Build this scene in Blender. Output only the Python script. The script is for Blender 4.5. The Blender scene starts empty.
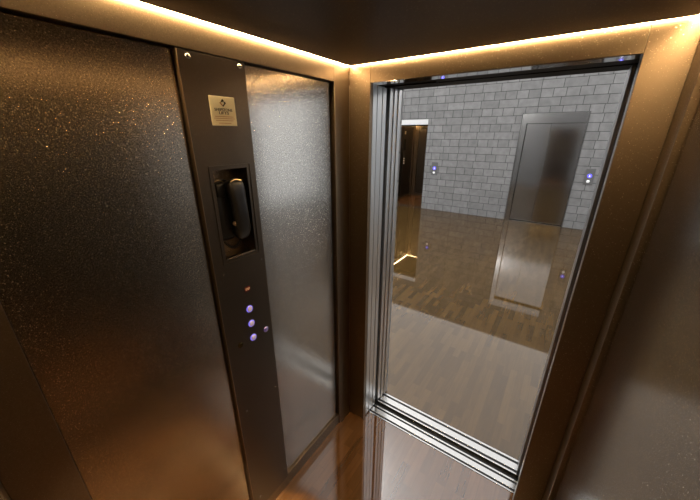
import bpy, bmesh, math, random
from mathutils import Vector, Matrix
S = 1.8                       # model unit (camera height) in metres; floor is z = 0
random.seed(3)
sc = bpy.context.scene
COL = sc.collection

# ------------------------------------------------------------------ helpers
def W(x, y, z): return Vector((x*S, y*S, (z+1)*S))
IDENT = lambda p: p
class MB:
    """collects shapes given in model units; floor z=-1"""
    def __init__(s, tf=None):
        s.bm = bmesh.new(); s.tf = tf or IDENT
    def _add(s, src):
        me = bpy.data.meshes.new('tmp'); src.to_mesh(me); src.free(); s.bm.from_mesh(me); bpy.data.meshes.remove(me)
    def box(s, x0, x1, y0, y1, z0, z1, bev=0, seg=2):
        b = bmesh.new()
        r = bmesh.ops.create_cube(b, size=1)
        for v in b.verts:
            v.co = Vector(((x0+x1)/2+v.co.x*(x1-x0), (y0+y1)/2+v.co.y*(y1-y0), (z0+z1)/2+v.co.z*(z1-z0)))
        if bev:
            bmesh.ops.bevel(b, geom=list(b.edges), offset=bev, segments=seg, profile=.5, affect='EDGES')
        s._add(b); return s
    def cyl(s, c, axis, r0, r1, h, n=32, bev=0):
        """frustum starting at c going h along axis"""
        b = bmesh.new()
        bmesh.ops.create_cone(b, cap_ends=True, segments=n, radius1=r0, radius2=r1, depth=h)
        a = Vector(axis).normalized()
        q = Vector((0, 0, 1)).rotation_difference(a)
        for v in b.verts:
            v.co = q @ (v.co+Vector((0, 0, h/2))) + Vector(c)
        if bev:
            ed = [e for e in b.edges if len(e.link_faces) == 2 and e.calc_face_angle(0) > 1]
            bmesh.ops.bevel(b, geom=ed, offset=bev, segments=2, profile=.5, affect='EDGES')
        s._add(b); return s
    def ring(s, c, axis, prof, n=36):
        """lathe: prof = [(radius, height along axis)]"""
        b = bmesh.new(); a = Vector(axis).normalized(); q = Vector((0, 0, 1)).rotation_difference(a)
        rows = []
        for r, h in prof:
            if r < 1e-7: rows.append([b.verts.new(q @ Vector((0, 0, h))+Vector(c))]*n)
            else: rows.append([b.verts.new(q @ Vector((r*math.cos(t*2*math.pi/n), r*math.sin(t*2*math.pi/n), h))+Vector(c)) for t in range(n)])
        for i in range(len(rows)-1):
            for k in range(n):
                f = []
                for v in (rows[i][k], rows[i][(k+1) % n], rows[i+1][(k+1) % n], rows[i+1][k]):
                    if v not in f: f.append(v)
                if len(f) > 2: b.faces.new(f)
        s._add(b); return s
    def sweep(s, path, rads, n=16, flat=(1, 1)):
        """tube along a path with per-point radius"""
        b = bmesh.new(); rows = []
        P = [Vector(p) for p in path]
        up = Vector((1, 0, 0))
        for i, p in enumerate(P):
            t = (P[min(i+1, len(P)-1)]-P[max(i-1, 0)]).normalized()
            u = (up-t*up.dot(t)).normalized(); w = t.cross(u)
            rows.append([b.verts.new(p+(u*math.cos(a)*flat[0]+w*math.sin(a)*flat[1])*rads[i]) for a in [k*2*math.pi/n for k in range(n)]])
        for i in range(len(rows)-1):
            for k in range(n): b.faces.new([rows[i][k], rows[i][(k+1) % n], rows[i+1][(k+1) % n], rows[i+1][k]])
        b.faces.new(rows[0]); b.faces.new(rows[-1][::-1])
        s._add(b); return s
    def build(s, name, mat, parent=None, smooth=False):
        for v in s.bm.verts:
            p = s.tf(v.co); v.co = W(*p)
        bmesh.ops.recalc_face_normals(s.bm, faces=s.bm.faces)
        me = bpy.data.meshes.new(name); s.bm.to_mesh(me); s.bm.free()
        if smooth:
            for p in me.polygons: p.use_smooth = True
        me.materials.append(mat)
        o = bpy.data.objects.new(name, me); COL.objects.link(o)
        # origin at base centre
        xs = [v.co for v in me.vertices]
        c = Vector(((min(p.x for p in xs)+max(p.x for p in xs))/2, (min(p.y for p in xs)+max(p.y for p in xs))/2, min(p.z for p in xs)))
        me.transform(Matrix.Translation(-c))
        o.location = c
        if smooth:
            try:
                me.shade_smooth() if False else None
            except Exception: pass
        if parent:
            base = Vector((0, 0, 0)); q = parent
            while q: base += q.location; q = q.parent
            o.location = c-base; o.parent = parent
        return o
def tag(o, label=None, cat=None, group=None, kind=None):
    if label: o['label'] = label
    if cat: o['category'] = cat; o['kind'] = 'thing'
    if group: o['group'] = group
    if kind: o['kind'] = kind
    return o
def thing(name, loc, label, cat, group=None):
    o = bpy.data.objects.new(name, None); COL.objects.link(o); o.location = W(*loc); o.empty_display_size = .05
    return tag(o, label, cat, group)
def struct(name, mb, mat, label=None):
    o = mb.build(name, mat); o['kind'] = 'structure'
    if label: o['label'] = label
    return o
def text(name, s, size, loc, mat, parent, bold=0.0, tf=None, width=None):
    """raised lettering on a surface facing +x; loc = centre in model units"""
    cu = bpy.data.curves.new(name, 'FONT'); cu.body = s; cu.size = size; cu.align_x = 'CENTER'; cu.align_y = 'CENTER'
    cu.extrude = .00025; cu.offset = bold
    o = bpy.data.objects.new(name, cu); COL.objects.link(o)
    bpy.context.view_layer.update()
    me0 = bpy.data.meshes.new_from_object(o.evaluated_get(bpy.context.evaluated_depsgraph_get()))
    bpy.data.objects.remove(o)
    k = 1
    if width:
        xs = [v.co.x for v in me0.vertices]; k = width/(max(xs)-min(xs))
    m = MB(tf)
    m.bm.from_mesh(me0)
    for v in m.bm.verts: v.co = Vector((loc[0]+v.co.z, loc[1]+v.co.x*k, loc[2]+v.co.y))
    return m.build(name, mat, parent)

# ------------------------------------------------------------------ materials
def newmat(name):
    m = bpy.data.materials.new(name); m.use_nodes = True
    nt = m.node_tree; b = nt.nodes['Principled BSDF']; return m, nt, b
def simple(name, col, metal=0, rough=.4, spec=.5, emis=None, es=0):
    m, nt, b = newmat(name)
    b.inputs['Base Color'].default_value = (*col, 1); b.inputs['Metallic'].default_value = metal
    b.inputs['Roughness'].default_value = rough; b.inputs['Specular IOR Level'].default_value = spec
    if emis:
        b.inputs['Emission Color'].default_value = (*emis, 1); b.inputs['Emission Strength'].default_value = es
    return m
def N(nt, t, **kw):
    n = nt.nodes.new(t)
    for k, v in kw.items():
        if k in n.inputs: n.inputs[k].default_value = v
        else: setattr(n, k, v)
    return n
def worldpos(nt):
    g = nt.nodes.new('ShaderNodeNewGeometry'); return g.outputs['Position']
def ramp(nt, src, stops):
    r = nt.nodes.new('ShaderNodeValToRGB'); e = r.color_ramp.elements
    e[0].position, e[0].color = stops[0][0], (*stops[0][1], 1)
    e[1].position, e[1].color = stops[-1][0], (*stops[-1][1], 1)
    for p, c in stops[1:-1]:
        x = e.new(p); x.color = (*c, 1)
    nt.links.new(src, r.inputs[0]); return r.outputs[0]
def flake_metal(name, base, flake, fscale, fsize, rough, frough, nscale=0, nbump=0, metal=1.0, tilt=.35, grain=0, gscale=300):
    """powder-coated metal: metallic base with tiny tilted mica flakes"""
    m, nt, b = newmat(name); L = nt.links
    pos = worldpos(nt)
    v = N(nt, 'ShaderNodeTexVoronoi'); v.inputs['Scale'].default_value = fscale; L.new(pos, v.inputs['Vector'])
    lt = N(nt, 'ShaderNodeMath', operation='LESS_THAN'); L.new(v.outputs['Distance'], lt.inputs[0])
    # flake size varies with the cell's own random value
    sep = N(nt, 'ShaderNodeSeparateColor'); L.new(v.outputs['Color'], sep.inputs[0])
    pw = N(nt, 'ShaderNodeMath', operation='POWER'); L.new(sep.outputs[0], pw.inputs[0]); pw.inputs[1].default_value = 3
    mu = N(nt, 'ShaderNodeMath', operation='MULTIPLY'); L.new(pw.outputs[0], mu.inputs[0]); mu.inputs[1].default_value = fsize
    L.new(mu.outputs[0], lt.inputs[1])
    mix = N(nt, 'ShaderNodeMix', data_type='RGBA'); mix.inputs[6].default_value = (*base, 1); mix.inputs[7].default_value = (*flake, 1)
    L.new(lt.outputs[0], mix.inputs[0]); L.new(mix.outputs[2], b.inputs['Base Color'])
    if grain:
        gn = N(nt, 'ShaderNodeTexNoise'); gn.inputs['Scale'].default_value = gscale; gn.inputs['Detail'].default_value = 1.5; L.new(pos, gn.inputs['Vector'])
        gm = N(nt, 'ShaderNodeMapRange'); L.new(gn.outputs[0], gm.inputs[0]); gm.inputs[1].default_value = .32; gm.inputs[2].default_value = .68
        gm.inputs[3].default_value = 1-grain; gm.inputs[4].default_value = 1+grain
        gv = N(nt, 'ShaderNodeVectorMath', operation='SCALE'); L.new(mix.outputs[2], gv.inputs[0]); L.new(gm.outputs[0], gv.inputs['Scale'])
        L.new(gv.outputs[0], b.inputs['Base Color'])
    r = N(nt, 'ShaderNodeMix', data_type='FLOAT'); r.inputs[2].default_value = rough; r.inputs[3].default_value = frough
    L.new(lt.outputs[0], r.inputs[0]); L.new(r.outputs[0], b.inputs['Roughness'])
    b.inputs['Metallic'].default_value = metal
    # tilt of each flake
    geo = nt.nodes.new('ShaderNodeNewGeometry')
    sub = N(nt, 'ShaderNodeVectorMath', operation='SUBTRACT'); L.new(v.outputs['Color'], sub.inputs[0]); sub.inputs[1].default_value = (.5, .5, .5)
    scl = N(nt, 'ShaderNodeVectorMath', operation='SCALE'); L.new(sub.outputs[0], scl.inputs[0])
    tl = N(nt, 'ShaderNodeMath', operation='MULTIPLY'); L.new(lt.outputs[0], tl.inputs[0]); tl.inputs[1].default_value = tilt*2
    L.new(tl.outputs[0], scl.inputs['Scale'])
    add = N(nt, 'ShaderNodeVectorMath', operation='ADD'); L.new(geo.outputs['Normal'], add.inputs[0]); L.new(scl.outputs[0], add.inputs[1])
    nrm = N(nt, 'ShaderNodeVectorMath', operation='NORMALIZE'); L.new(add.outputs[0], nrm.inputs[0])
    if nbump:
        no = N(nt, 'ShaderNodeTexNoise'); no.inputs['Scale'].default_value = nscale; L.new(pos, no.inputs['Vector'])
        bp = N(nt, 'ShaderNodeBump'); bp.inputs['Strength'].default_value = nbump; bp.inputs['Distance'].default_value = .001
        L.new(no.outputs[0], bp.inputs['Height']); L.new(nrm.outputs[0], bp.inputs['Normal']); L.new(bp.outputs[0], b.inputs['Normal'])
    else: L.new(nrm.outputs[0], b.inputs['Normal'])
    return m
FRAME = flake_metal('bronze powder coat frame', (.195, .143, .093), (.55, .43, .30), 260, .30, .40, .30, tilt=.28, grain=.08)
PANEL = flake_metal('dark bronze sparkle panel', (.385, .355, .32), (.85, .76, .62), 340, .42, .185, .22, tilt=.13, grain=.34, gscale=300)
COPM = flake_metal('dark bronze faceplate', (.115, .092, .07), (.40, .34, .27), 260, .28, .36, .28)
CEILM = flake_metal('dark bronze ceiling', (.115, .09, .07), (.4, .32, .24), 260, .3, .48, .4)
STEEL = simple('brushed steel door', (.68, .68, .68), 1, .33)
STEEL2 = simple('dull steel edge', (.38, .38, .39), 1, .35)
ALU = simple('aluminium sill', (.37, .37, .37), 1, .22)
BLACK = simple('black void', (.006, .006, .006), 0, .5, .3)
BLACKG = simple('black glossy track', (.01, .009, .009), .1, .2)
PLASTIC = simple('black handset plastic', (.012, .011, .011), 0, .28)
BRASS = simple('small brass highlight', (.8, .55, .25), 1, .25)
CHROME = simple('chrome screw', (.75, .74, .72), 1, .18)
BUTTON = simple('polished round button', (.80, .70, .66), .6, .25, emis=(.62, .42, .60), es=.28)
BLUE = simple('blue lit button ring', (.1, .1, .5), 0, .3, emis=(.20, .17, 1), es=.75)
DIMBTN = simple('dim lit button', (.5, .42, .5), 1, .2, emis=(.3, .2, .8), es=.10)
RED = simple('red stop button', (.15, .012, .008), 0, .35)
CREAM = simple('cream lettering', (.85, .62, .42), 0, .5)
PLATE = simple('pale gold nameplate', (1, .92, .62), 0, .35)
INK = simple('dark nameplate print', (.07, .06, .02), 0, .6)
INK2 = simple('faint brown nameplate print', (.60, .34, .14), 0, .6)
LEDM = simple('warm led diffuser', (1, .9, .8), 0, .5, emis=(1, .70, .36), es=84)
LEDF = simple('warm led diffuser far', (1, .9, .8), 0, .5, emis=(1, .66, .32), es=30)
GREYP = simple('grey call station plate', (.12, .12, .12), 0, .5)
WHITEB = simple('white lit arrow button', (.8, .8, .8), 0, .4, emis=(1, 1, 1), es=.3)
BLUEI = simple('blue call indicator', (.05, .05, .4), 0, .3, emis=(.12, .10, 1), es=1.6)
DOORM = simple('grey satin landing door', (.43, .43, .43), 1, .12)
FRAMEG = simple('light grey steel architrave', (.75, .75, .75), .4, .4)

def wood(name, c0, c1, c2, rough=.03, ior=1.55, spec=.6):
    m, nt, b = newmat(name); L = nt.links
    pos = worldpos(nt); s = N(nt, 'ShaderNodeSeparateXYZ'); L.new(pos, s.inputs[0])
    c = N(nt, 'ShaderNodeCombineXYZ'); L.new(s.outputs[1], c.inputs[0]); L.new(s.outputs[0], c.inputs[1])
    br = N(nt, 'ShaderNodeTexBrick'); L.new(c.outputs[0], br.inputs['Vector'])
    br.offset = .37; br.offset_frequency = 2; br.squash = 1
    br.inputs['Color1'].default_value = (0, 0, 0, 1); br.inputs['Color2'].default_value = (1, 1, 1, 1); br.inputs['Mortar'].default_value = (.25, .25, .25, 1)
    br.inputs['Scale'].default_value = 1; br.inputs['Mortar Size'].default_value = .0008; br.inputs['Mortar Smooth'].default_value = .1
    br.inputs['Brick Width'].default_value = .30; br.inputs['Row Height'].default_value = .050
    mp = N(nt, 'ShaderNodeMapping'); mp.inputs['Scale'].default_value = (22, 1.6, 1); L.new(pos, mp.inputs['Vector'])
    no = N(nt, 'ShaderNodeTexNoise'); no.inputs['Scale'].default_value = 2.2; no.inputs['Detail'].default_value = 6; no.inputs['Distortion'].default_value = 1.2
    # shift grain per stave
    ad = N(nt, 'ShaderNodeVectorMath', operation='MULTIPLY_ADD'); L.new(br.outputs['Color'], ad.inputs[0]); ad.inputs[1].default_value = (7, 7, 7); L.new(mp.outputs[0], ad.inputs[2])
    L.new(ad.outputs[0], no.inputs['Vector'])
    sb = N(nt, 'ShaderNodeSeparateColor'); L.new(br.outputs['Color'], sb.inputs[0])
    m1 = N(nt, 'ShaderNodeMath', operation='MULTIPLY'); L.new(sb.outputs[0], m1.inputs[0]); m1.inputs[1].default_value = .55
    m2 = N(nt, 'ShaderNodeMath', operation='MULTIPLY_ADD'); L.new(no.outputs[0], m2.inputs[0]); m2.inputs[1].default_value = .75; L.new(m1.outputs[0], m2.inputs[2])
    L.new(ramp(nt, m2.outputs[0], [(.15, c0), (.55, c1), (1.0, c2)]), b.inputs['Base Color'])
    b.inputs['Roughness'].default_value = rough; b.inputs['IOR'].default_value = ior; b.inputs['Specular IOR Level'].default_value = spec
    return m
WOODC = wood('polished red brown wood floor', (.050, .020, .006), (.078, .033, .010), (.115, .052, .018), spec=.95)
WOODL = wood('polished brown parquet floor', (.043, .024, .0075), (.055, .031, .0095), (.080, .046, .015), spec=.5, ior=1.5)

def brick(name, horiz):
    m, nt, b = newmat(name); L = nt.links
    pos = worldpos(nt); s = N(nt, 'ShaderNodeSeparateXYZ'); L.new(pos, s.inputs[0])
    c = N(nt, 'ShaderNodeCombineXYZ'); L.new(s.outputs[horiz], c.inputs[0]); L.new(s.outputs[2], c.inputs[1])
    br = N(nt, 'ShaderNodeTexBrick'); L.new(c.outputs[0], br.inputs['Vector'])
    br.offset = .42; br.offset_frequency = 2; br.squash = .58; br.squash_frequency = 2
    br.inputs['Color1'].default_value = (.195, .195, .196, 1); br.inputs['Color2'].default_value = (.245, .245, .246, 1); br.inputs['Mortar'].default_value = (.06, .06, .06, 1)
    br.inputs['Scale'].default_value = 1; br.inputs['Mortar Size'].default_value = .0055; br.inputs['Mortar Smooth'].default_value = .3
    br.inputs['Brick Width'].default_value = .36; br.inputs['Row Height'].default_value = .1555
    no = N(nt, 'ShaderNodeTexNoise'); no.inputs['Scale'].default_value = 9; no.inputs['Detail'].default_value = 5; L.new(pos, no.inputs['Vector'])
    mx = N(nt, 'ShaderNodeMix', data_type='RGBA', blend_type='MULTIPLY'); mx.inputs[0].default_value = .6
    L.new(br.outputs['Color'], mx.inputs[6]); L.new(ramp(nt, no.outputs[0], [(.3, (.7, .7, .7)), (.7, (1.15, 1.15, 1.15))]), mx.inputs[7])
    L.new(mx.outputs[2], b.inputs['Base Color']); b.inputs['Roughness'].default_value = .85
    iv = N(nt, 'ShaderNodeMath', operation='SUBTRACT'); iv.inputs[0].default_value = 1; L.new(br.outputs['Fac'], iv.inputs[1])
    bp = N(nt, 'ShaderNodeBump'); bp.inputs['Strength'].default_value = .5; bp.inputs['Distance'].default_value = .008
    L.new(iv.outputs[0], bp.inputs['Height']); L.new(bp.outputs[0], b.inputs['Normal'])
    return m
BRX = brick('grey stone block wall', 0); BRY = brick('grey stone block side wall', 1)

# ------------------------------------------------------------------ geometry constants (model units)
XL, XR, YF, YB = -.505, .122, .726, -.040          # lift car inner faces
ZC, ZH = .1605, .1215                                # ceiling, bottom of the header frames
DL, DR = -.442, .063                                # door opening
PY0, PY1 = .023, .662                               # recess of the side walls
PLZ = -.958                                         # top of the plinth
REC = .010                                          # how far the panels sit back

# ---- lift car shell
def side_wall(tf, sgn, xw):
    m = MB(tf)
    def bx(d0, d1, *r, **k):                       # d = depth outward from the wall face
        a, b_ = xw+sgn*d0, xw+sgn*d1
        m.box(min(a, b_), max(a, b_), *r, **k)
    bx(.040, .06, YB-.04, YF+.014, -1, .20)
    bx(0, .040, PY1, YF, -1, .20, bev=.0008)
    bx(0, .040, YB, PY0, -1, .20, bev=.0008)
    bx(0, .040, PY0+.0006, PY1-.0006, ZH, .20, bev=.0008)
    bx(.004, .040, PY0, PY1, -1, PLZ)
    return m
struct('wall_left', side_wall(None, -1, XL), FRAME, 'bronze framing of the wall that carries the control panel')
struct('wall_right', side_wall(None, 1, XR), FRAME, 'bronze framing of the wall at the right edge')
m = MB()
m.box(XL, DL, YF, YF+.014, -1, .20, bev=.0006)
m.box(DR, XR, YF, YF+.014, -1, .20, bev=.0006)
m.box(DL+.0006, DR-.0006, YF, YF+.014, ZH, .20, bev=.0006)
struct('wall_front', m, FRAME, 'bronze front wall of the lift car around the doorway')
m = MB()
m.box(XL-.04, XR+.04, YB-.06, YB-.036, -1, .20)
m.box(XL, XL+.06, YB-.036, YB, -1, .20, bev=.0006); m.box(XR-.06, XR, YB-.036, YB, -1, .20, bev=.0006)
m.box(XL+.0606, XR-.0606, YB-.036, YB, ZH, .20, bev=.0006); m.box(XL+.06, XR-.06, YB-.036, YB-.004, -1, PLZ)
struct('wall_back', m, FRAME, 'bronze rear wall of the lift car')
struct('floor', MB().box(XL-.03, XR+.03, YB-.05, .7655, -1.02, -1), WOODC, 'polished wooden floor of the lift car')
G = .011
struct('ceiling', MB().box(XL+G, XR-G, YB+G, YF-G, ZC, ZC+.012, bev=.0005), CEILM, 'dark speckled ceiling panel of the lift car')
struct('trim_1', MB().box(XL-.06, XR+.06, YB-.06, YF+.014, .2, .215), BLACK, 'dark roof above the ceiling panel')

def led(x0, x1, y0, y1, label):
    o = MB().box(x0, x1, y0, y1, ZC+.002, ZC+.006).build('led_strip', LEDM)
    return tag(o, label, 'light')
led(XL+.0005, XL+G-.001, YB+G, YF-G, 'glowing warm light strip along the ceiling above the control panel')
led(XL+.0005, XR-.0005, YF-G+.001, YF-.0005, 'glowing warm light strip along the ceiling above the open doorway')
led(XR-G+.001, XR-.0005, YB+G, YF-G, 'warm light strip above the right-hand wall panel')
led(XL+.0005, XR-.0005, YB+.0005, YB+G-.001, 'warm light strip above the rear wall')

def wpanel(x0, x1, y0, y1, label, mat=PANEL, z0=PLZ+.003, z1=ZH-.0015):
    return tag(MB().box(x0, x1, y0, y1, z0, z1, bev=.0015).build('wall_panel', mat), label, 'panel')
CY0, CY1 = .283, .4015
wpanel(XL-.034, XL-REC, PY0+.0003, CY0-.0025, 'large dark bronze speckled wall panel left of the control panel')
wpanel(XL-.034, XL-REC, CY1+.001, PY1-.007, 'narrow grey-sheened wall panel between control panel and corner post')
wpanel(XR+REC, XR+.034, PY0+.004, PY1-.004, 'dark bronze wall panel at the right edge of the picture')
o = MB().box(XL+.065, XR-.065, YB-.034, YB-REC, PLZ+.003, ZH-.004, bev=.0015).build('wall_panel', COPM); tag(o, 'bronze wall panel behind the viewer', 'panel')

# ------------------------------------------------------------------ car operating panel
def operating_panel():
    t = thing('control_panel', (XL-.01, (CY0+CY1)/2, PLZ), 'tall dark bronze lift control panel with gold nameplate, phone niche and round buttons', 'control panel')
    hy0, hy1, hz0, hz1 = .3105, .3815, -.2265, -.0575
    m = MB()
    xs0, xs1 = XL-.006, XL
    ys = [CY0, hy0, hy1, CY1]; zs = [PLZ, hz0, hz1, ZH-.0015]
    b = bmesh.new()
    for xx in (xs0, xs1):
        V = {}
        for i, y in enumerate(ys):
            for k, z in enumerate(zs): V[i, k] = b.verts.new((xx, y, z))
        for i in range(3):
            for k in range(3):
                if (i, k) != (1, 1): b.faces.new([V[i, k], V[i+1, k], V[i+1, k+1], V[i, k+1]])
        if xx == xs0: V0 = V
        else: V1 = V
    loop = [(i, 0) for i in range(3)]+[(3, k) for k in range(3)]+[(i, 3) for i in (3, 2, 1)]+[(0, k) for k in (3, 2, 1)]
    for q in range(len(loop)):
        a, c = loop[q], loop[(q+1) % len(loop)]; b.faces.new([V0[a], V0[c], V1[c], V1[a]])
    hl = [(1, 1), (2, 1), (2, 2), (1, 2)]
    for q in range(4):
        a, c = hl[q], hl[(q+1) % 4]; b.faces.new([V0[a], V0[c], V1[c], V1[a]])
    m._add(b)
    m.build('faceplate', COPM, t)
    m = MB()                                      # return flanges down the sides
    m.box(XL-.036, XL-.0062, CY0, CY0+.003, PLZ, ZH-.0015); m.box(XL-.036, XL-.0062, CY1-.003, CY1, PLZ, ZH-.0015)
    m.build('side_flange', FRAME, t)
    # niche
    MB().box(XL-.009, XL+.0006, CY0-.0016, CY0-.0001, PLZ, ZH-.0015, bev=.0004).build('lit_edge_strip', simple('lit flange edge', (.26, .19, .125), 1, .4), t)  # added strip in brighter bronze, stands for the lit flange edge
    m = MB(); D = .045
    w = .002
    m.box(XL-D-w, XL-D, hy0-w, hy1+w, hz0-w, hz1+w)
    m.box(XL-D, XL-.0065, hy0-w, hy0, hz0-w, hz1+w); m.box(XL-D, XL-.0065, hy1, hy1+w, hz0-w, hz1+w)
    m.box(XL-D, XL-.0065, hy0, hy1, hz0-w, hz0); m.box(XL-D, XL-.0065, hy0, hy1, hz1, hz1+w)
    m.build('phone_niche', COPM, t)
    e = .0075; f = .0015; m = MB()
    for (a0, a1, c0, c1) in ((hy0-e, hy0-e+f, hz0-e, hz1+e), (hy1+e-f, hy1+e, hz0-e, hz1+e), (hy0-e, hy1+e, hz0-e, hz0-e+f), (hy0-e, hy1+e, hz1+e-f, hz1+e)):
        m.box(XL+.0001, XL+.0014, a0, a1, c0, c1)
    m.build('niche_bezel', COPM, t)
    m = MB(); m.box(XL-.006, XL+.001, hy0+.002, hy1-.002, hz0+.0002, hz0+.003, bev=.0006); m.build('niche_lip', LITLIP, t)
    # screws
    for (y, z) in ((.2985, .1118), (.3905, .1122), (.3005, -.2530), (.3915, -.2520), (.3035, -.6070), (.3925, -.6055), (.3035, -.915), (.3925, -.915)):
        m = MB(); r = .0038 if z > 0 else .0020
        m.ring((XL, y, z), (1, 0, 0), [(r, 0), (r, .0008), (r*.8, .0018), (r*.35, .0022), (r*.33, .0008), (0, .0008)], 16)
        sw = m.build('screw', CHROME, t, smooth=True)
        m = MB(); m.cyl((XL+.0009, y, z), (1, 0, 0), r*.5, r*.5, .0016, 6); m.build('socket', BLACK, sw)
    # nameplate
    py0, py1, pz0, pz1 = .3228, .3712, .0155, .0615
    m = MB(); m.box(XL+.0001, XL+.0015, py0, py1, pz0, pz1, bev=.0012, seg=3); np_ = m.build('nameplate', PLATE, t); tag(np_, 'pale gold nameplate with a diamond emblem and the words SHEPSTONE LIFTS')
    yc = (py0+py1)/2; X = XL+.0018
    # diamond emblem of two interlocking hooks
    m = MB(); cz = .0515; R = .0062
    def prism(pts):
        b = bmesh.new()
        lo = [b.verts.new((X-.0002, yc+p, cz+q)) for p, q in pts]; hi = [b.verts.new((X+.0002, yc+p, cz+q)) for p, q in pts]
        b.faces.new(lo[::-1]); b.faces.new(hi)
        for i in range(len(pts)):
            k = (i+1) % len(pts); b.faces.new([lo[i], lo[k], hi[k], hi[i]])
        m._add(b)
    prism([(-R*.55, R*.35), (0, R), (R*.45, R*.5), (R*.1, R*.15), (-.1*R, R*.35), (-R*.3, R*.1)])
    prism([(R*.6, R*.38), (R, 0), (0, -R), (-R*.1, -R*.72), (R*.35, -R*.2), (R*.45, 0), (R*.25, R*.15)])
    m.build('emblem', INK, np_)
    m = MB()
    prism([(-R*.65, R*.25), (-R, 0), (-R*.2, -R*.85), (-R*.05, -R*.55), (-R*.55, 0), (-R*.4, R*.05)])
    m.build('emblem', INK2, np_)
    text('lettering', 'SHEPSTONE', .0062, (X, yc, .0405), INK, np_, width=.034)
    text('lettering', 'LIFTS', .0062, (X, yc, .0355), INK, np_, width=.0185)
    for z, wd in ((.0300, .036), (.0270, .040), (.0238, .034), (.0195, .024)):
        m = MB(); m.box(X-.0002, X+.0002, yc-wd/2, yc+wd/2, z-.0004, z+.0004)
        m.build('print_line', INK2, np_)
    # stop button
    m = MB(); m.box(XL, XL+.002, .3410, .3535, -.3085, -.2985, bev=.0006); sb = m.build('stop_button', RED, t); tag(sb, 'small rectangular red button reading STOP')
    text('lettering', 'STOP', .0062, (XL+.0024, .3472, -.3033), CREAM, sb, bold=.0003, width=.0105)
    for z in (-.3515, -.3880, -.4250):
        m = MB(); r = .0078
        m.ring((XL, .3465, z), (1, 0, 0), [(r*.80, 0), (r*.8, .0022), (r*.70, .0032), (r*.4, .0037), (0, .0039)], 32)
        bt = m.build('floor_button', BUTTON, t, smooth=True)
        m = MB(); m.ring((XL, .3465, z), (1, 0, 0), [(r, 0), (r, .0014), (r*.92, .0024), (r*.82, .0024), (r*.81, 0)], 32)
        m.build('button_ring', BLUE, bt, smooth=True)
    m = MB(); r = .0068
    m.ring((XL, .3828, -.4245), (1, 0, 0), [(r, 0), (r, .0014), (r*.8, .0026), (r*.4, .0032), (0, .0034)], 32)
    tag(m.build('door_button', DIMBTN, t, smooth=True), 'single dim button standing apart on the right')
    m = MB(); r = .0062
    m.ring((XL, .3128, -.4248), (1, 0, 0), [(r, 0), (r, .0022), (r*.75, .0030), (r*.70, .0005), (0, .0005)], 28)
    m.box(XL, XL+.0016, .3121, .3135, -.4288, -.4208)
    tag(m.build('key_switch', KEYM, t, smooth=False), 'round key switch')
    return t
LITLIP = simple('lit niche edge', (.32, .24, .16), 1, .25)  # brighter bronze paints the lit lower edge of the niche
KEYM = simple('dark brass key lock', (.16, .12, .06), 1, .25)
operating_panel()

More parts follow.
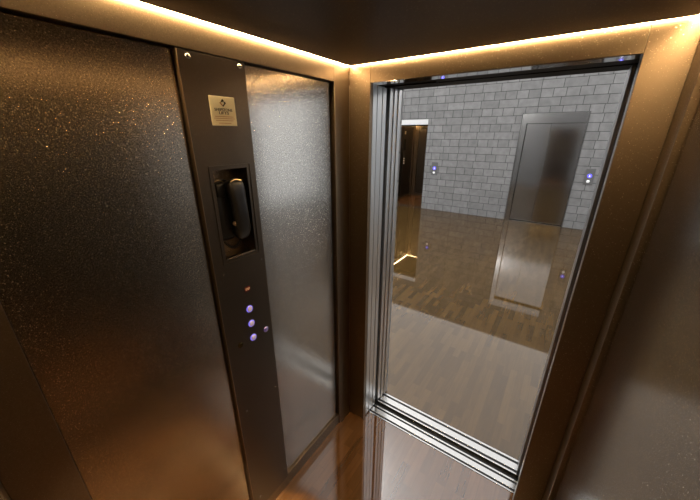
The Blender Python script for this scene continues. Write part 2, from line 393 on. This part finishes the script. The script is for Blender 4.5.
# ------------------------------------------------------------------ emergency handset in the niche
def handset():
    t = thing('telephone_handset', (XL-.03, .345, -.20), 'black emergency telephone handset hanging in the control panel niche', 'telephone')
    m = MB(); m.box(XL-.044, XL-.018, .3145, .3560, -.196, -.0780, bev=.009, seg=4); m.build('cradle', PLASTIC, t, smooth=True)
    m = MB(); m.box(XL-.0182, XL-.012, .3200, .3380, -.1080, -.0820, bev=.0025, seg=2); m.build('cradle_hook', PLASTIC, t, smooth=True)
    # receiver : bowed handle, broad ear end and mouth end
    n = 40; path = []; rad = []
    for i in range(n):
        s_ = i/(n-1); z = -.0760-.1210*s_
        x = XL-.0075+.0070*math.sin(math.pi*s_); y = .3535+.0045*s_
        end = min(s_, 1-s_)
        r = .0138+.0020*math.exp(-((s_-.15)/.14)**2)+.0016*math.exp(-((s_-.80)/.12)**2)-.0035*max(0, s_-.85)/.15
        if end < .07: r *= math.sqrt(max(.03, 1-(1-end/.07)**2))
        path.append((x, y, z)); rad.append(r)
    m = MB()
    b = bmesh.new(); rows = []; K = 28
    for (x, y, z), r in zip(path, rad):          # rounded-rectangle section
        row = []
        for k in range(K):
            a = 2*math.pi*k/K; ca, sa = math.cos(a), math.sin(a)
            f = (abs(ca)**6+abs(sa)**6)**(-1/6)
            row.append(b.verts.new((x+ca*f*r*.62, y+sa*f*r*1.02, z)))
        rows.append(row)
    for i in range(n-1):
        for k in range(K): b.faces.new([rows[i][k], rows[i][(k+1) % K], rows[i+1][(k+1) % K], rows[i+1][k]])
    b.faces.new(rows[0]); b.faces.new(rows[-1][::-1]); m._add(b)
    rc = m.build('receiver', PLASTIC, t, smooth=True)
    for z, y in ((-.0940, .3542), (-.1770, .3570)):
        m = MB(); m.ring((XL-.0160, y, z), (-1, 0, 0), [(.013, -.004), (.0135, .001), (.011, .0025), (.004, .002), (0, .002)], 28)
        m.build('ear_cap', PLASTIC, rc, smooth=True)
    m = MB(); m.sweep([(XL+.0015, .3420+.0023*k, -.0800+.0030*math.sin(k*math.pi/10.)) for k in range(11)], [.0009]*11, 8); m.build('receiver_glint', PHONE_GLINT, rc, smooth=True)  # bright strip shaped as the highlight along the receiver top
    m = MB(); m.sweep([(XL-.0180, .3180+.0026*k, -.0810+.0030*math.sin(k*math.pi/8.)) for k in range(9)], [.0008]*9, 8); m.build('cradle_glint', PHONE_GLINT, t, smooth=True)  # highlight on the cradle top, put in as a bright strip
    m = MB(); m.ring((XL-.0010, .3425, -.1600), (1, 0, 0), [(.0045, -.004), (.0045, .001), (.0030, .0022), (0, .0026)], 20); m.build('hook_switch', PHONE_GLINT, rc, smooth=True)
    pts = []
    for k in range(150):                          # coiled cord
        s_ = k/149; a = s_*2*math.pi*12
        z = -.200-.013*math.sin(math.pi*s_); y = .356-.026*s_
        pts.append((XL-.012-.016*s_+.0026*math.cos(a), y, z+.0026*math.sin(a)))
    m = MB(); m.sweep(pts, [.0010]*150, 6); m.build('coiled_cord', PLASTIC, t, smooth=True)
PHONE_GLINT = simple('phone glints and hook switch', (.85, .62, .38), 1, .3)  # bright colour of the painted highlights; the hook switch shares it
handset()

# ------------------------------------------------------------------ doorway: sills, tracks, sliding leaves
def sill(y0, y1, x0, x1, label, tf=None):
    """extruded aluminium sill with two guide grooves"""
    w = y1-y0; m = MB(tf)
    m.box(x0, x1, y0, y1, -1.012, -1.006)
    for a, b_ in ((0, .11), (.27, .70), (.86, 1)):
        m.box(x0, x1, y0+w*a, y0+w*b_, -1.006, -.9985, bev=.0004)
    o = m.build('door_sill', ALU); tag(o, label, 'door sill')
    g = MB(tf)
    for a, b_ in ((.1102, .2698), (.7002, .8598)): g.box(x0, x1, y0+w*a, y0+w*b_, -1.0059, -.9995)
    g.build('groove_shade', BLACK, o)  # black fill puts the shade inside the guide channels into colour
    return o
S0, S1, S2, S3 = .7660, .8095, .8290, .8830
sill(S0, S1, -.46, DR+.004, 'ribbed aluminium sill strip of the lift car, nearest the viewer')
sill(S2, S3, -.46, DR+.004, 'ribbed aluminium sill strip on the landing side of the gap')
struct('trim_2', MB().box(-.46, DR+.004, S1, S2, -1.02, -1.008), BLACK, 'dark gap between the two door sills')

HZ = .1210
def leaf(y0, y1, xe, label, mat, x0=-.72, fold=True, top=ZH+.001, z0=-.994):
    """sliding door leaf slid back to the left; its folded edge shows"""
    m = MB(); m.box(x0, xe-.004, y0, y1, z0, top, bev=.0006)
    o = m.build('sliding_door', mat); tag(o, label, 'sliding door')
    n = MB(); w = y1-y0
    n.box(xe-.004, xe, y0, y1, z0, top, bev=.0008)
    n.build('leading_edge', mat, o)
    return o
leaf(.7430, .7635, -.4425, 'steel sliding door leaf slid open, its edge first beside the front post', STEEL, top=ZH-.001)
leaf(.7645, .7890, -.4415, 'steel sliding door leaf slid open, its edge second from the front post', STEEL, top=ZH-.001)
leaf(.7900, .8085, -.4400, 'steel sliding door leaf slid open, just left of the black gap', STEEL, top=ZH-.001)
leaf(.8300, .8490, -.4395, 'steel landing door leaf slid open, just right of the black gap', STEEL, top=HZ)
leaf(.8500, .8690, -.4360, 'steel landing door leaf slid open, between two other landing edges', STEEL, top=HZ)
leaf(.8700, .8870, -.4325, 'steel landing door leaf slid open, edge against the grey block wall', STEEL, top=HZ)
# head of the doorway
struct('trim_3', MB().box(DL-.3, DR+.03, YF+.001, S0, ZH-.0008, ZH-.0002), simple('polished head strip', (.95, .95, .95), 1, .04), 'polished strip under the door head')
m = MB(); m.box(DL-.3, DR+.03, S0+.0005, S1, ZH-.0004, ZH+.012); m.box(DL-.3, DR+.03, S2, .845, HZ+.0010, .150); m.box(DL-.3, DR+.03, .845, .888, HZ+.0012, .150)
m.box(DL-.0, -.30, S0+.03, S1, ZH-.0035, ZH-.0005); m.box(-.30, DR, .815, .826, .128, .138)
struct('trim_4', m, simple('matt black header', (.008, .008, .008), 0, .6, .2), 'black door track over the doorway')
# right jambs
m = MB(); m.box(DR+.0003, DR+.05, YF+.0142, YF+.036, -1, ZH+.01)
struct('trim_5', m, STEEL2, 'grey steel edge of the right door jamb')
m = MB(); m.box(DR+.003, DR+.05, YF+.0365, .826, -1, ZH+.01)
struct('trim_6', m, BLACKG, 'black rubbing strip of the right door jamb')
m = MB(); m.box(DR-.002, DR+.05, .829, .896, -.998, .134)
struct('trim_7', m, STEEL2, 'grey steel landing side of the right door jamb')
m = MB(); m.box(-.73, -.452, .8096, .8295, -1.0, ZH-.001); struct('trim_9', m, BLACK, 'black gap between lift doors and landing doors')
m = MB(); m.box(-.75, -.735, YF+.0142, .888, -1, .15); struct('trim_8', m, BLACK, 'dark end of the door pocket')

# ------------------------------------------------------------------ landing
WY = 4.2; NY = .897; LX, RX, LZ = -3.6, 2.4, .71
FDX0, FDX1, FDZ = -.5350, .0850, .232                   # closed lift door opposite
OX0, OX1 = -2.150, -1.645                               # open lift opposite
struct('floor_landing', MB().box(LX, RX, S3, WY+.09, -1.02, -1), WOODL, 'polished brown parquet floor of the landing')
m = MB()
m.box(LX, OX0-.002, WY, WY+.05, -1, LZ); m.box(OX0-.002, OX1+.002, WY, WY+.05, .20, LZ)
m.box(OX1+.002, FDX0, WY, WY+.05, -1, LZ); m.box(FDX0, FDX1, WY, WY+.05, FDZ, LZ); m.box(FDX1, RX, WY, WY+.05, -1, LZ)
struct('wall_far', m, BRX, 'grey stone block wall across the landing')
m = MB()
m.box(LX, -.4335, NY-.008, NY, -1, LZ); m.box(-.4335, DR+.0, NY-.008, NY, .134, LZ); m.box(DR, RX, NY-.008, NY, -1, LZ)
struct('wall_near', m, BRX, 'grey stone block wall outside the lift car')
struct('wall_landing_left', MB().box(LX-.03, LX, NY-.008, WY+.05, -1, LZ), BRY)
GLOWM = simple('added glow pane', (.8, .8, .8), 0, .5, emis=(.78, .89, 1.0), es=.84)  # glowing panes added at the landing ends for blue-grey panel reflections
for k_, (xa, xb) in enumerate(((LX, LX+.02), (RX-.02, RX))):
    wn = bpy.data.objects.new('added_window_%d' % (k_+1), None); COL.objects.link(wn); wn.location = W(xa, 2.5, -.7); tag(wn, 'tall glowing pane added at the end of the landing for its light', kind='structure')
    MB().box(xa+.005, xb-.005, 1.15, 3.95, -.96, .65).build('pane', GLOWM, wn)
    m = MB()
    for ya in (1.10, 1.80, 2.50, 3.20, 3.92): m.box(xa, xb, ya, ya+.02, -1, .69)
    m.box(xa, xb, 1.10, 3.94, -1, -.96); m.box(xa, xb, 1.10, 3.94, .65, .69)
    m.build('added_window_frame', STEEL2, wn)
struct('wall_landing_right', MB().box(RX, RX+.03, NY-.008, WY+.05, -1, LZ), BRY)
LANDC = simple('landing ceiling with added glow', (.8, .8, .8), 0, .8, emis=(1, .985, .965), es=1.85)  # emission added to the unseen ceiling so it lights the landing
struct('ceiling_landing', MB().box(LX, RX, NY-.008, WY+.05, LZ, LZ+.02), LANDC, 'landing ceiling with a glow added to light the landing')

# closed lift door in the far wall
d = bpy.data.objects.new('door_1', None); COL.objects.link(d); d.location = W((FDX0+FDX1)/2, WY, -1); tag(d, 'closed grey metal lift door in the far block wall', kind='structure')
m = MB(); t_ = .006
m.box(FDX0, FDX0+t_, WY-.004, WY+.04, -1, FDZ); m.box(FDX1-t_, FDX1, WY-.004, WY+.04, -1, FDZ); m.box(FDX0, FDX1, WY-.004, WY+.04, FDZ-t_, FDZ)
m.build('door_frame', simple('dark door frame edge', (.10, .10, .10), .7, .35), d)
LT = .124
m = MB(); m.box(FDX0+t_, -.4790, WY+.002, WY+.075, -1, LT); m.box(FDX0+t_, FDX1-t_, WY+.002, WY+.075, LT, FDZ-t_); m.build('inner_frame', DOORM, d)
m = MB(); m.box(-.4770, -.2400, WY+.050, WY+.058, -.990, LT-.001, bev=.001); m.build('door_leaf', DOORM, d)
m = MB(); m.box(-.2385, FDX1-t_, WY+.046, WY+.054, -.990, LT-.001, bev=.001); m.build('door_leaf', DOORM, d)
m = MB(); m.box(FDX0+.04, FDX1-t_, WY-.004, WY+.046, -1.004, -.9975); m.build('sill', ALU, d)
m = MB(); m.box(FDX0, FDX1, WY+.077, WY+.085, -1, FDZ); m.build('backing', BLACK, d)

def call_station(x, z, label):
    t = thing('call_station', (x, WY-.004, z-.085), label, 'call button')
    m = MB(); m.box(x-.042, x+.042, WY-.008, WY-.0005, z-.085, z+.085, bev=.003); m.build('plate', GREYP, t)
    m = MB(); m.ring((x, WY-.0082, z+.008), (0, -1, 0), [(.021, 0), (.021, .002), (.018, .0028), (0, .0028)], 28); ind = m.build('indicator', BLUEI, t); tag(ind, 'glowing blue arrow indicator')
    m = MB()
    b = bmesh.new()
    zc = z+.006
    pts = [(-.008, 0), (-.003, 0), (-.003, .012), (.003, .012), (.003, 0), (.008, 0), (0, -.010)]
    lo = [b.verts.new((x+p, WY-.0111, zc+q)) for p, q in pts]; hi = [b.verts.new((x+p, WY-.0125, zc+q)) for p, q in pts]
    b.faces.new(lo); b.faces.new(hi[::-1])
    for i in range(7): b.faces.new([lo[i], lo[(i+1) % 7], hi[(i+1) % 7], hi[i]])
    m._add(b); m.build('arrow', ARROW, ind)
    m = MB(); m.ring((x-.002, WY-.0082, z-.050), (0, -1, 0), [(.015, 0), (.015, .003), (.011, .005), (0, .006)], 24); m.build('push_button', WHITEB, t, smooth=True)
ARROW = simple('pale blue arrow', (.4, .4, .9), 0, .4, emis=(.35, .35, 1), es=3.5)
call_station(.213, -.415, 'grey call station with blue light right of the closed lift door')
call_station(-1.497, -.430, 'grey call station with blue light beside the open lift')

# ------------------------------------------------------------------ the open lift opposite (mirror layout of this one)
TF = lambda p: (p[0]+(OX1-DR), WY+NY-.012-p[1], p[2])
t = thing('lift_car', (OX1-.25, WY+.4, -1), 'open lift car with dark walls and warm lit interior across the landing', 'lift')
def pt(name, mb, mat, smooth=False): return mb.build(name, mat, t, smooth)
for (sg, xw, nm) in ((-1, XL, 'side_wall'), (1, XR, 'side_wall')): side_wall(TF, sg, xw).build(nm, FRAME, t)
m = MB(TF); m.box(XL, DL, YF, YF+.014, -1, .2); m.box(DR, XR, YF, YF+.014, -1, .2); m.box(DL, DR, YF, YF+.014, ZH, .2); pt('front_wall', m, FRAME)
m = MB(TF); m.box(XL-.04, XR+.04, YB-.06, YB-.036, -1, .20); m.box(XL, XL+.06, YB-.036, YB, -1, .20); m.box(XR-.06, XR, YB-.036, YB, -1, .20)
m.box(XL+.06, XR-.06, YB-.036, YB, ZH, .20); m.box(XL+.06, XR-.06, YB-.036, YB-.004, -1, PLZ); pt('rear_wall', m, FRAME)
m = MB(TF); m.box(XL+.065, XR-.065, YB-.034, YB-REC, PLZ+.003, ZH-.004); pt('wall_panel', m, COPM)
for a, b_ in ((PY0+.004, CY0-.005), (CY1+.001, PY1-.007)):
    m = MB(TF); m.box(XL-.034, XL-REC, a, b_, PLZ+.003, ZH-.004); pt('wall_panel', m, COPM)
m = MB(TF); m.box(XR+REC, XR+.034, PY0+.004, PY1-.004, PLZ+.003, ZH-.004); pt('wall_panel', m, COPM)
pt('car_floor', MB(TF).box(XL-.03, XR+.03, YB-.05, .7655, -1.02, -1), WOODC)
pt('car_ceiling', MB(TF).box(XL+G, XR-G, YB+G, YF-G, ZC, ZC+.012), CEILM)
pt('roof', MB(TF).box(XL-.06, XR+.06, YB-.06, YF+.014, .2, .215), BLACK)
for (x0, x1, y0, y1) in ((XL+.0005, XL+G-.001, YB+G, YF-G), (XL+.0005, XR-.0005, YF-G+.001, YF-.0005), (XR-G+.001, XR-.0005, YB+G, YF-G), (XL+.0005, XR-.0005, YB+.0005, YB+G-.001)):
    pt('light_strip', MB(TF).box(x0, x1, y0, y1, ZC+.002, ZC+.006), LEDM)
cp = pt('control_panel', MB(TF).box(XL-.036, XL, CY0, CY1, PLZ, ZH-.0015), COPM)
LITB = simple('lit lift buttons', (.8, .6, .4), .5, .3, emis=(1, .75, .5), es=.8)
m = MB(TF); m.box(XL, XL+.0015, .3228, .3712, .0155, .0615); m.build('nameplate', PLATE, cp)
for z in (-.3515, -.3880, -.4250):
    m = MB(TF); m.cyl((XL, .3465, z), (1, 0, 0), .0085, .007, .003, 16); m.build('floor_button', LITB, cp)
m = MB(TF); m.box(XL-.0, XL+.002, .3105, .3815, -.2265, -.0575); m.build('phone_niche', BLACK, cp)
for (a, b_, xe) in ((.766, .806, -.441), (.833, .858, -.440), (.861, .888, -.433)):
    pt('door_leaf', MB(TF).box(-.72, xe, a, b_, -.994, ZH+.012, bev=.0008), STEEL)
m = MB(TF); m.box(-.46, DR, S0, S1, -1.01, -.9985); m.box(-.46, DR, S2, S3-.002, -1.01, -.9985); pt('sill', m, ALU)
m = MB(TF); m.box(-.72, DR+.05, YF+.0142, .83, ZH, ZH+.05); m.box(DR, DR+.05, YF+.0142, .882, -.998, ZH); m.box(-.75, -.722, YF+.0142, .83, -1, .15); pt('door_track', m, BLACKG)
m = MB(TF); m.box(DL-.003, DR+.0015, .834, .888, ZH+.014, .199); pt('lintel', m, FRAMEG)

# ------------------------------------------------------------------ light
w = bpy.data.worlds.new('World'); sc.world = w; w.use_nodes = True
w.node_tree.nodes['Background'].inputs[0].default_value = (.5, .5, .5, 1); w.node_tree.nodes['Background'].inputs[1].default_value = 0.0

la = bpy.data.lights.new('added_uplight', 'AREA'); la.energy = 110; la.size = .5; la.color = (1, .97, .93)  # added unseen light, brightens the landing ceiling left of the doorway
lo = bpy.data.objects.new('added_uplight', la); COL.objects.link(lo); lo.location = W(-1.15, 1.3, .30); lo.rotation_euler = (math.pi, 0, 0)
dl = thing('added_downlight', (-.30, .05, ZC-.004), 'small round lamp added out of view at the rear of the lift ceiling', 'light')  # added lamp, out of view, for a golden glow in the left panel
m = MB(); m.ring((-.30, .05, ZC-.001), (0, 0, -1), [(.030, 0), (.030, .0015), (.024, .0025), (.021, .0005), (.021, 0)], 32); m.build('rim', CHROME, dl, smooth=True)
m = MB(); m.cyl((-.30, .05, ZC-.0006), (0, 0, -1), .0205, .0205, .0003, 24); m.build('lens', simple('downlight lens', (1, .9, .8), 0, .4, emis=(1, .7, .38), es=4), dl)
sp = bpy.data.lights.new('added_downlight_beam', 'SPOT'); sp.energy = 330; sp.color = (1, .74, .44); sp.spot_size = math.radians(38); sp.spot_blend = .10; sp.shadow_soft_size = .02
so = bpy.data.objects.new('added_downlight_beam', sp); COL.objects.link(so); so.location = W(-.30, .05, ZC-.006)
# ------------------------------------------------------------------ camera
cam = bpy.data.cameras.new('camera'); co = bpy.data.objects.new('camera', cam); COL.objects.link(co)
cam.sensor_width = 36; cam.sensor_fit = 'HORIZONTAL'; cam.lens = 304.5/700*36; cam.clip_start = .005
co.location = W(0, 0, 0); co.rotation_euler = (math.radians(90-20.64), 0, math.radians(34.7))
sc.camera = co
sc.view_settings.view_transform = 'Standard'; sc.view_settings.look = 'None'; sc.view_settings.gamma = 1; sc.view_settings.exposure = 0
sc.view_settings.use_curve_mapping = False
sc.cycles.max_bounces = 16; sc.cycles.glossy_bounces = 12; sc.cycles.diffuse_bounces = 5
sc.cycles.use_denoising = True
sc.cycles.sample_clamp_indirect = 12
